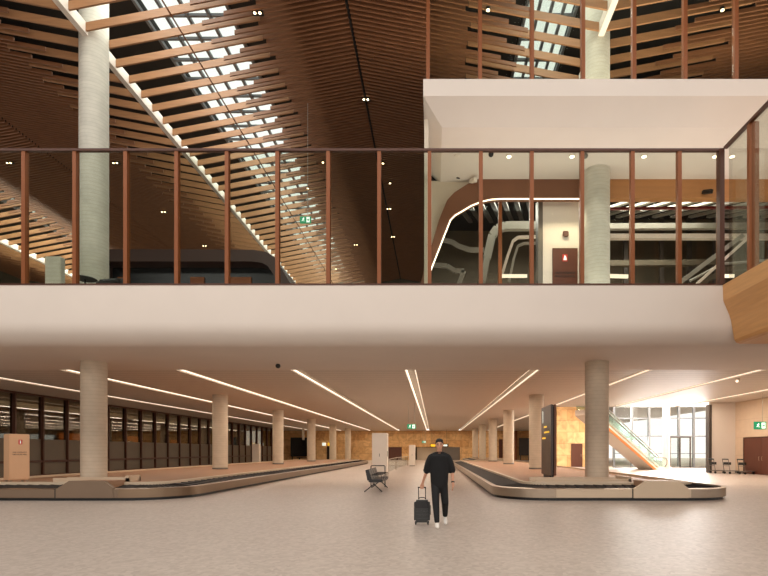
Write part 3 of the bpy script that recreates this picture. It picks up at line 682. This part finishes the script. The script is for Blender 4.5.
# ------------------------------------------------------------------ middle of the lower hall
def cabinet(label, x0, x1, y, d, z, m):
    t = thing('service_cabinet', label, 'cabinet', ((x0+x1)/2,y+d/2,0))
    MB().bev(x0,x1,y,y+d,.06,z,.015).build('body',m,t); MB().box(x0+.04,x1-.04,y+.04,y+d-.04,0,.06).build('plinth','black',t)
    dd_ = MB().bev(x0+.02,x1-.02,y-.015,y-.001,.1,z-.04,.005).build('door',m,t)
    MB().box(x0+(x1-x0)*.48,x0+(x1-x0)*.52,y-.03,y-.016,z*.5,z*.5+.16).build('lock','grey',dd_)
    MB().box(x1+.001,x1+.02,y+.1,y+.18,z*.5,z*.5+.3).build('handle','grey',t)
cabinet('tall white cabinet standing behind the black seats', PX(372,27), PX(387,27), 27, .8, PZ(433,27), 'white')
cabinet('smaller far white cabinet before the sandstone wall, left of the man', PX(409,52), PX(415.2,52), 52, .6, PZ(445,52), 'white')
# tandem seats seen from the end
SX, SYY = PX(375,19.2), 18.95
def seat_unit(k):
    y = SYY + .62*k
    lab = ['nearest black seat of the row beside the white cabinet','second black seat behind the nearest one in the row','third black seat in the row beside the white cabinet','farthest black seat in the row beside the white cabinet'][k]
    return y, lab
t = thing('tandem_seating','row of black beam-mounted seats with splayed chrome legs beside the white cabinet','seating',(SX,SYY,0))
MB().bar((SX-.02,SYY-.1,.36),(SX-.02,SYY+2.4,.36),.08,.06).build('beam','grey',t)
for y in (SYY+.05,SYY+2.25):
    MB().bar((SX-.38,y-.02,.02),(SX+.02,y,.34),.05,.04).bar((SX+.30,y-.02,.02),(SX-.04,y,.34),.05,.04).build('leg_frame','black',t)
for k in range(4):
    y = SYY+.62*k
    MB().bev(SX-.22,SX+.32,y,y+.56,.38,.49,.03).build('seat','blackleather',t)
    b = MB().hexa([(SX-.26,y+.01,.45),(SX-.08,y+.01,.45),(SX-.08,y+.55,.45),(SX-.26,y+.55,.45),(SX-.34,y+.01,.84),(SX-.22,y+.01,.88),(SX-.22,y+.55,.88),(SX-.34,y+.55,.84)]).build('backrest','blackleather',t)
for k in range(5):
    y = SYY+.62*k-.04
    MB().tube([(SX-.20,y,.40),(SX-.20,y,.90) if False else (SX-.14,y,.66),(SX+.28,y,.66),(SX+.30,y,.42)],.016,6).build('armrest','black',t)
t = thing('tube_frame','thin black tubular frame standing behind the black seats at the white cabinet foot','frame',(PX(378,21.8),21.8,0))
fx0, fx1 = PX(371,21.8), PX(385,21.8)
MB().tube([(fx0,21.8,0),(fx0,21.8,.9),(fx0+.03,21.8,.93),(fx1-.03,21.8,.93),(fx1,21.8,.9),(fx1,21.8,0)],.022,8).build('hoop','black',t); MB().tube([(fx0,21.8,.45),(fx1,21.8,.45)],.015,8).build('crossbar','black',t)
# thin glazed barrier right of the cabinet
t = thing('barrier_rail','slim steel barrier rail leading back from the white cabinet','barrier',(PX(389,34),34,0))
pp = [(PX(388.5,34),34,0),(PX(396,42),42,0),(PX(408,54),53.5,0)]
for p in pp: MB().tube([p,(p[0],p[1],1.0)],.025,8).build('post','steel',t)
MB().tube([(p[0],p[1],1.0) for p in pp],.03,8).build('top_rail','steel',t)
for a, b in zip(pp[:-1],pp[1:]): MB().bar((a[0],a[1],.52),(b[0],b[1],.52),.012,.8).build('glass_panel','glass_c',t)
# overhead wayfinding sign
t = thing('wayfinding_sign','black hanging sign with yellow and white panels behind the man\'s head','sign',(PX(439,80),80,PZ(445.5,80)))
sx0, sx1, sz0, sz1 = PX(430,80), PX(448.5,80), PZ(447,80), PZ(443.8,80)
MB().bev(sx0,sx1,80,80.1,sz0,sz1,.02).build('panel','signblack',t); MB().box(sx0+.1,sx0+1.0,79.97,79.995,sz0+.08,sz1-.08).build('yellow_field','yellow',t); MB().box(sx1-.9,sx1-.2,79.97,79.995,sz0+.12,sz1-.12).build('white_arrow','signwhite',t)
for x in (sx0+.3,sx1-.3): MB().tube([(x,80.05,sz1),(x,80.05,ZC)],.015,6).build('rod','black',t)
# back wall furniture
def wallscreen(label, px0, px1, py0, py1, y, m='screen', name='wall_screen', cat='screen'):
    t = thing(name, label, cat, (PX((px0+px1)/2,y),y,0)); a, b, z0, z1 = PX(px0,y), PX(px1,y), PZ(py1,y), PZ(py0,y)
    MB().bev(a-.08,b+.08,y+.02,y+.14,z0-.08,z1+.08,.02).build('frame','black',t); MB().box(a,b,y-.005,y+.019,z0,z1).build('display',m,t)
    for x in (a+.2,b-.2): MB().box(x-.08,x+.08,y+.03,y+.13,0,z0-.08).build('support','black',t)
wallscreen('large black screen at the far left by the sandstone wall', 291, 310, 438, 456, 86.2)
wallscreen('dark screen on the far wall behind the right columns', 519.5, 530, 438.5, 455, 86.2, 'darkgrey')
wallscreen('narrow black totem screen before the sandstone wall, left', 345.5, 349.5, 437.5, 461, 85.5, name='display_totem', cat='totem')
t = thing('bench','low black bench under the large far screen','bench',(PX(304,85),85,0)); MB().bev(PX(297,85),PX(310,85),84.7,85.3,.35,.5,.03).build('seat','black',t); MB().box(PX(299,85),PX(300,85),84.8,85.2,0,.36).build('leg','black',t); MB().box(PX(307,85),PX(308,85),84.8,85.2,0,.36).build('leg','black',t)
t = thing('lit_doorway_sign','yellow and white lit sign above the dark far doorway','sign',(PX(330,86),86.7,2.6)); MB().bev(PX(327,86),PX(333,86),86.6,86.96,2.5,3.0,.03).build('panel','yellow',t); MB().box(PX(321.5,86),PX(324.5,86),86.6,86.96,2.5,3.0).build('white_panel','signwhite',t)
struct(MB().box(PX(327,86.9),PX(333,86.9),86.85,86.99,0,2.4).build('door_6','dark'))
struct(MB().box(PX(499,86.9),PX(502.5,86.9),86.85,86.99,0,3.6).build('door_7','doorbrown')); struct(MB().box(PX(515,86.5),PX(517,86.5),86.3,86.99,0,ZC).build('trim_7','bronze'))
tag(MB().bev(PX(252,56),PX(259,56),56,56.6,.0,PZ(444,56),.02).build('booth_panel','white'),'pale upright booth panel between the left columns near the glazing','panel')
tag(MB().bev(PX(302,78),PX(304,78),78,78.3,3.3,ZC,.02).build('ceiling_bracket','plaster2'),'pale short bracket hanging before the large far screen','bracket')

# ------------------------------------------------------------------ escalators at right
def escalator(label, x, y, ang):
    t = thing('escalator', label, 'escalator', (x,y,0), 'escalators by the facade', ang)   # local +x is the way up
    L, S = 8.2, .577; top = L*S
    prof_ = [(-1.6,0),(0,0),(L,top),(L,top-.9),(.9,0)]
    MB().prism([(-1.6,0),(.5,0),(L,top-.42),(L,top),(0,.12),(-1.6,.12)],-.75,.75,'y').build('truss','plaster',t,local=True)
    st = MB()
    n = int(L/.4)
    for i in range(n): st.box(.4*i,.4*i+.42,-.5,.5,.4*i*S-.05,.4*i*S+.28)
    st.build('steps','grey',t,local=True)
    for s in (-.62,.62):
        gm = MB().hexa([(-1.2,s-.01,.14),(0,s-.01,.14),(0,s+.01,.14),(-1.2,s+.01,.14),(-1.3,s-.01,1.0),(0,s-.01,1.0),(0,s+.01,1.0),(-1.3,s+.01,1.0)])
        gm.hexa([(0,s-.01,.14),(L,s-.01,top+.05),(L,s+.01,top+.05),(0,s+.01,.14),(0,s-.01,1.0),(L,s-.01,top+1.0),(L,s+.01,top+1.0),(0,s+.01,1.0)])
        gm.build('glass_balustrade','glass_e',t,local=True)
        MB().tube([(-1.2,s,.25),(-1.42,s,.45),(-1.45,s,.75),(-1.3,s,.98),(-1,s,1.02),(0,s,1.04),(L,s,top+1.04)],.05,8).build('handrail','grey',t,local=True)
    MB().prism([(.6,.02),(L,top-.42),(L,top-.2),(.2,.02)],.751,.80,'y').build('side_glow','orangeglow',t,local=True)  # glowing strip stands in for warm light on the truss underside
    return t
ea = math.atan2(-.85,-1.4)
escalator('near escalator with glass sides rising to the left behind the right column', 18.4, 42.6, ea)
escalator('farther escalator with glass sides rising beside the bright facade', 20.0, 45.6, ea)
# luggage trolleys
def trolley(label, x, y):
    t = thing('luggage_trolley', label, 'luggage trolley', (x,y,0), 'luggage trolleys by the end wall', math.radians(8))
    for a, b in ((-.4,-.25),(-.4,.25),(.42,0)): MB().tube([(a,b-.025,.08),(a,b+.025,.08)],.08,14).build('wheel','black',t,local=True)
    MB().bar((-.42,-.28,.20),(.45,-.08,.20),.04,.04).bar((-.42,.28,.20),(.45,.08,.20),.04,.04).bar((-.42,-.28,.2),(-.42,.28,.2),.04,.04).bar((0,-.2,.2),(0,.2,.2),.04,.04).box(-.35,.4,-.1,.1,.17,.20).build('base_frame','grey',t,local=True)
    MB().tube([(-.42,-.28,.2),(-.55,-.28,.98),(-.55,.28,.98),(-.42,.28,.2)],.025,8).bar((-.47,-.28,.55),(-.47,.28,.55),.03,.03).build('upright','grey',t,local=True)
    MB().tube([(-.56,-.27,1.0),(-.56,.27,1.0)],.04,8).build('handle','black',t,local=True)
    MB().box(-.50,-.30,-.24,.24,.62,.80).build('basket','black',t,local=True)
for k, w in enumerate(('leftmost','middle','rightmost')): trolley('grey luggage trolley against the end wall beside the brown doors, %s of the three' % w, 20.05+.55*k, (35.3,34.5,33.7)[k])

# ------------------------------------------------------------------ the walking man and his suitcase
bx, by = .112, 10.45
man = thing('person','man walking in black t-shirt and trousers pulling a suitcase','person',(bx,by,0))
V = lambda x, y, z: (bx+x, by+y, z)
sh_r, el_r, wr_r = V(-.17,.0,1.42), V(-.262,.055,1.165), V(-.345,.135,.915)
sh_l, el_l, wr_l = V(.17,0,1.42), V(.268,.035,1.165), V(.282,-.04,.91)
hip_r, kn_r, an_r = V(-.095,0,.93), V(-.075,-.15,.51), V(-.05,-.25,.10)
hip_l, kn_l, an_l = V(.095,0,.93), V(.12,.0,.50), V(.13,.30,.16)
b = MB()
b.limb([V(0,0,.98),V(0,0,1.15),V(0,-.01,1.38)],[.115,.115,.12]); b.limb([sh_r,V(0,-.01,1.40),sh_l],[.055,.08,.055])
b.limb([V(0,0,1.45),V(0,-.03,1.60)],[.06,.055])
b.ball(V(0,-.035,1.715),.092,(.84,1.0,1.0)).ball(V(0,-.055,1.655),.066,(.95,1.0,1.05)).ball(V(0,-.10,1.615),.028,(1,1,.9))
b.limb([V(0,-.128,1.70),V(0,-.142,1.665)],[.009,.015]); b.ball(V(0,-.118,1.635),.02,(1.2,.6,.5))
for s in (-1,1): b.ball(V(s*.078,-.02,1.69),.03,(.35,.7,1)); b.ball(V(s*.034,-.112,1.715),.02,(1.2,.5,.4))
b.limb([sh_r,el_r,wr_r],[.052,.042,.027]); b.limb([sh_l,el_l,wr_l],[.052,.042,.027])
b.limb([hip_r,kn_r,an_r],[.066,.055,.038]); b.limb([hip_l,kn_l,an_l],[.066,.055,.038]); b.limb([an_r,V(-.045,-.34,.05)],[.035,.03]); b.limb([an_l,V(.125,.21,.06)],[.035,.03])
# right hand closed round the suitcase grip (grip bar runs along x at z .80)
gx, gy, gz = -.368, .165, .795
b.limb([wr_r,V(gx+.005,gy-.01,gz+.055)],[.028,.034]); b.ball(V(gx,gy,gz+.045),.040,(1.05,.62,.9))
for i, dx in enumerate((-.036,-.013,.010,.031)):
    l = (.9,1.0,.96,.8)[i]
    b.limb([V(gx+dx,gy-.02,gz+.04),V(gx+dx,gy-.034*l,gz+.005),V(gx+dx,gy-.02,gz-.022*l),V(gx+dx,gy+.008,gz-.018)],[.0105,.0100,.0095,.0085])
b.limb([V(gx+.035,gy+.015,gz+.06),V(gx+.045,gy+.03,gz+.025),V(gx+.03,gy+.03,gz-.002)],[.013,.0115,.010])
# left hand relaxed
hx, hy, hz = .285, -.065, .835
b.limb([wr_l,V(hx,hy,hz+.03)],[.027,.033]); b.ball(V(hx,hy,hz+.012),.040,(.55,.95,1.0))
for i, dy in enumerate((-.033,-.011,.011,.031)):
    l = (.92,1.0,.95,.78)[i]
    b.limb([V(hx,hy+dy,hz-.015),V(hx-.004,hy+dy-.004,hz-.05*l),V(hx-.014,hy+dy-.004,hz-.075*l),V(hx-.026,hy+dy,hz-.092*l)],[.0105,.0100,.0092,.008])
b.limb([V(hx-.008,hy-.03,hz+.03),V(hx-.018,hy-.058,hz),V(hx-.022,hy-.062,hz-.03)],[.013,.0115,.0095])
b.build('body','skin',man,voxel=.008,it=3)
# shirt
s = MB()
for i in range(26):
    z = .835 + i*.025; u = (z-.835)/.625
    s.ball(V(0,-.004*u,z),1,(.178+.022*math.sin(math.pi*min(1,u*.9)*.75),.122+.014*u,.05),sub=3)
s.limb([V(-.155,0,1.435),V(-.07,0,1.475),V(0,-.005,1.475),V(.07,0,1.475),V(.155,0,1.435)],[.085,.085,.085,.085,.085])
s.limb([V(-.17,0,1.425),V(-.228,.025,1.30),V(-.262,.05,1.165)],[.084,.083,.080]); s.limb([V(.17,0,1.425),V(.228,.02,1.30),V(.264,.035,1.165)],[.084,.083,.080])
s.build('t_shirt','shirt',man,voxel=.014,it=5)
MB().lathe([(.062,0),(.072,.004),(.074,.016),(.064,.022)],0,0,20).build('collar','shirt',man,local=True,smooth=True).location = (0,-.02,1.535)
# trousers
p = MB(); p.ball(V(0,0,.92),1,(.165,.118,.13),sub=3).ball(V(0,0,.84),1,(.165,.115,.11),sub=3)
p.limb([V(-.085,-.005,.86),kn_r,V(-.052,-.245,.145)],[.098,.078,.058]); p.limb([V(.085,0,.86),kn_l,V(.128,.275,.205)],[.098,.078,.058])
p.build('trousers','trouser',man,voxel=.013,it=4)
# shoes
for a, heel, toe in ((0,V(-.05,-.235,.05),V(-.038,-.43,.04)),(1,V(.13,.305,.115),V(.135,.14,.040))):
    m_ = MB(); h_, t_ = Vector(heel), Vector(toe); m_.limb([h_,h_.lerp(t_,.55),t_],[.046,.046,.036],.4,(1,1,.95)); m_.limb([h_+Vector((0,0,.045)),h_.lerp(t_,.35)+Vector((0,0,.02))],[.042,.04])
    sh = m_.build('shoe','shoe',man,voxel=.010,it=3)
# hair, eyes, watch
h = MB(); h.ball(V(0,-.018,1.752),.100,(.86,.98,.86)).ball(V(0,.028,1.70),.088,(.92,.80,1.0)).ball(V(.012,-.085,1.790),.05,(1.35,.8,.7)).ball(V(-.07,-.04,1.735),.03,(.5,1,1)).ball(V(.07,-.04,1.735),.03,(.5,1,1))
h.build('hair','hair',man,voxel=.010,it=2)
for sx in (-1,1):
    MB().ball(V(sx*.033,-.1235,1.700),.0105,(1.25,.6,.7)).build('eye','eye',man,smooth=True); MB().bar(V(sx*.016,-.131,1.722),V(sx*.052,-.119,1.722),.010,.008).build('eyebrow','hair',man)
MB().ball(V(0,-.127,1.634),.02,(1.15,.35,.28)).build('mouth','lips',man,smooth=True)
w_ = MB().tube([V(.2815,-.032,.938),V(.2822,-.040,.912)],.036,14).build('watch','black',man)
# suitcase
sx, sy = bx-.368, by+.27
sc = thing('suitcase','dark grey cabin suitcase on wheels held by the walking man','suitcase',(sx,sy,0))
MB().bev(sx-.17,sx+.17,sy-.11,sy+.11,.045,.525,.045).build('shell','shell',sc,smooth=False)
g_ = MB()
for z in (.15,.23,.38,.46): g_.bev(sx-.145,sx+.145,sy-.118,sy-.105,z,z+.035,.006)
g_.build('rib','shell',sc) if False else None
for z in (.10,.18,.26): MB().bev(sx-.145,sx+.145,sy-.119,sy-.104,z,z+.04,.006).build('rib','shell',sc)
MB().bev(sx-.14,sx+.14,sy-.135,sy-.104,.36,.51,.012).build('front_pocket','black',sc)
MB().bev(sx+.168,sx+.19,sy-.06,sy+.06,.20,.42,.01).build('side_handle','grey',sc)
for a in (-.13,.13):
    for c in (-.08,.08):
        MB().tube([(sx+a-.014,sy+c,.035),(sx+a+.014,sy+c,.028)],.028,14).build('wheel','black',sc); MB().box(sx+a-.022,sx+a+.022,sy+c-.02,sy+c+.02,.035,.06).build('wheel_fork','black',sc)
for a in (-.075,.075): MB().tube([(sx+a,sy+.06,.52),(sx+a,sy-.092,.795)],.009,8).build('handle_tube','black',sc)
MB().tube([(sx-.088,sy-.095,.795),(sx+.088,sy-.095,.795)],.014,10).build('grip','black',sc)
MB().tube([(sx-.07,sy-.0,.547),(sx-.05,sy,.57),(sx+.05,sy,.57),(sx+.07,sy,.547)],.01,8).build('carry_handle','black',sc)

# ------------------------------------------------------------------ light
wd = bpy.data.worlds.new('World'); bpy.context.scene.world = wd; wd.use_nodes = True
nt = wd.node_tree; bg = nt.nodes['Background']; bg.inputs[0].default_value = (1,.95,.90,1); bg.inputs[1].default_value = 1.3
def area(name, loc, rot, sx, sy, e, col):
    l = bpy.data.lights.new(name,'AREA'); l.shape = 'RECTANGLE'; l.size = sx; l.size_y = sy; l.energy = e; l.color = col
    o = bpy.data.objects.new(name, l); C.objects.link(o); o.location = loc; o.rotation_euler = rot; return o
import mathutils
def aim(name, loc, tgt, sx, sy, e, col):
    d = (Vector(tgt)-Vector(loc)).to_track_quat('-Z','Y').to_euler(); return area(name, loc, d, sx, sy, e, col)
aim('front_fill',(0,3.7,20.5),(0,3.71,0),62,5.8,6000,(1,.95,.91))  # unseen lamp added to brighten the near floor; the roof is closed here
aim('entrance_daylight',(0,-14,9.5),(0,16,4.5),60,9,2300,(1,.94,.90))
aim('facade_daylight',(21.5,46.3,3.4),(14,28,1),8,5.5,2800,(1,.96,.92))
for x in LX[1:9]: area('strip_glow',(x,38 if x < 10 else 30.5,ZC-.05),(0,0,0),.3,30 if x < 10 else 16,420 if x < 9 else (560 if x < 18 else 380),(1,.84,.68))
for x in LX[1:7]: area('strip_glow',(x,70,ZC-.05),(0,0,0),.3,30,420,(1,.80,.60))
area('portal_glow',(5.4,20.2,11.2),(0,0,0),1.5,.3,40,(1,.85,.62))
for x in (3.5,10.5): area('gallery_glow',(x,26,14.5),(0,0,0),6,4,1100,(1,.95,.86))
area('walkway_fill',(8,18.3,7.0),(math.pi,0,0),16,2.6,360,(1,.97,.92))  # added upward fill that brightens soffit and portal wall, no fixture there
area('slat_fill',(11,18.4,zt2+.12),(math.pi,0,0),20,2.6,1100,(1,.90,.76))  # added fill on top of the white box, lifts the right slat bay
area('atrium_fill',(18,43.5,6.2),(0,0,0),14,6,1500,(1,.96,.9))  # extra fill below the solid atrium ceiling, added to brighten the right end
area('left_room_glow',(-29,45,4.8),(0,0,0),3,40,600,(1,.74,.46))
for x in (-10.8,-29.2): area('skylight_glow',(x,34,20.5),(0,0,0),3.5,44,3200,(.95,1,.92))
for x in (-10.8,-29.6): area('skylight_glow',(x,42,20.5),(0,0,0),3.5,20,3000 if x > -20 else 6000,(.96,1,.94))
area('skylight_glow',(4.9,21,20.5),(0,0,0),2.8,14,700,(.95,1,.92))

# ------------------------------------------------------------------ camera
cd = bpy.data.cameras.new('camera'); cam = bpy.data.objects.new('camera', cd); C.objects.link(cam)
cam.location = (0,0,H); cam.rotation_euler = (math.pi/2,0,0); cd.sensor_width = 36; cd.lens = F/768*36
cd.shift_x = -(CX-384)/768; cd.shift_y = (CY-288)/768; cd.clip_start = .1; cd.clip_end = 500
sc_ = bpy.context.scene; sc_.camera = cam
sc_.view_settings.view_transform = 'Standard'; sc_.view_settings.look = 'None'; sc_.view_settings.exposure = 0
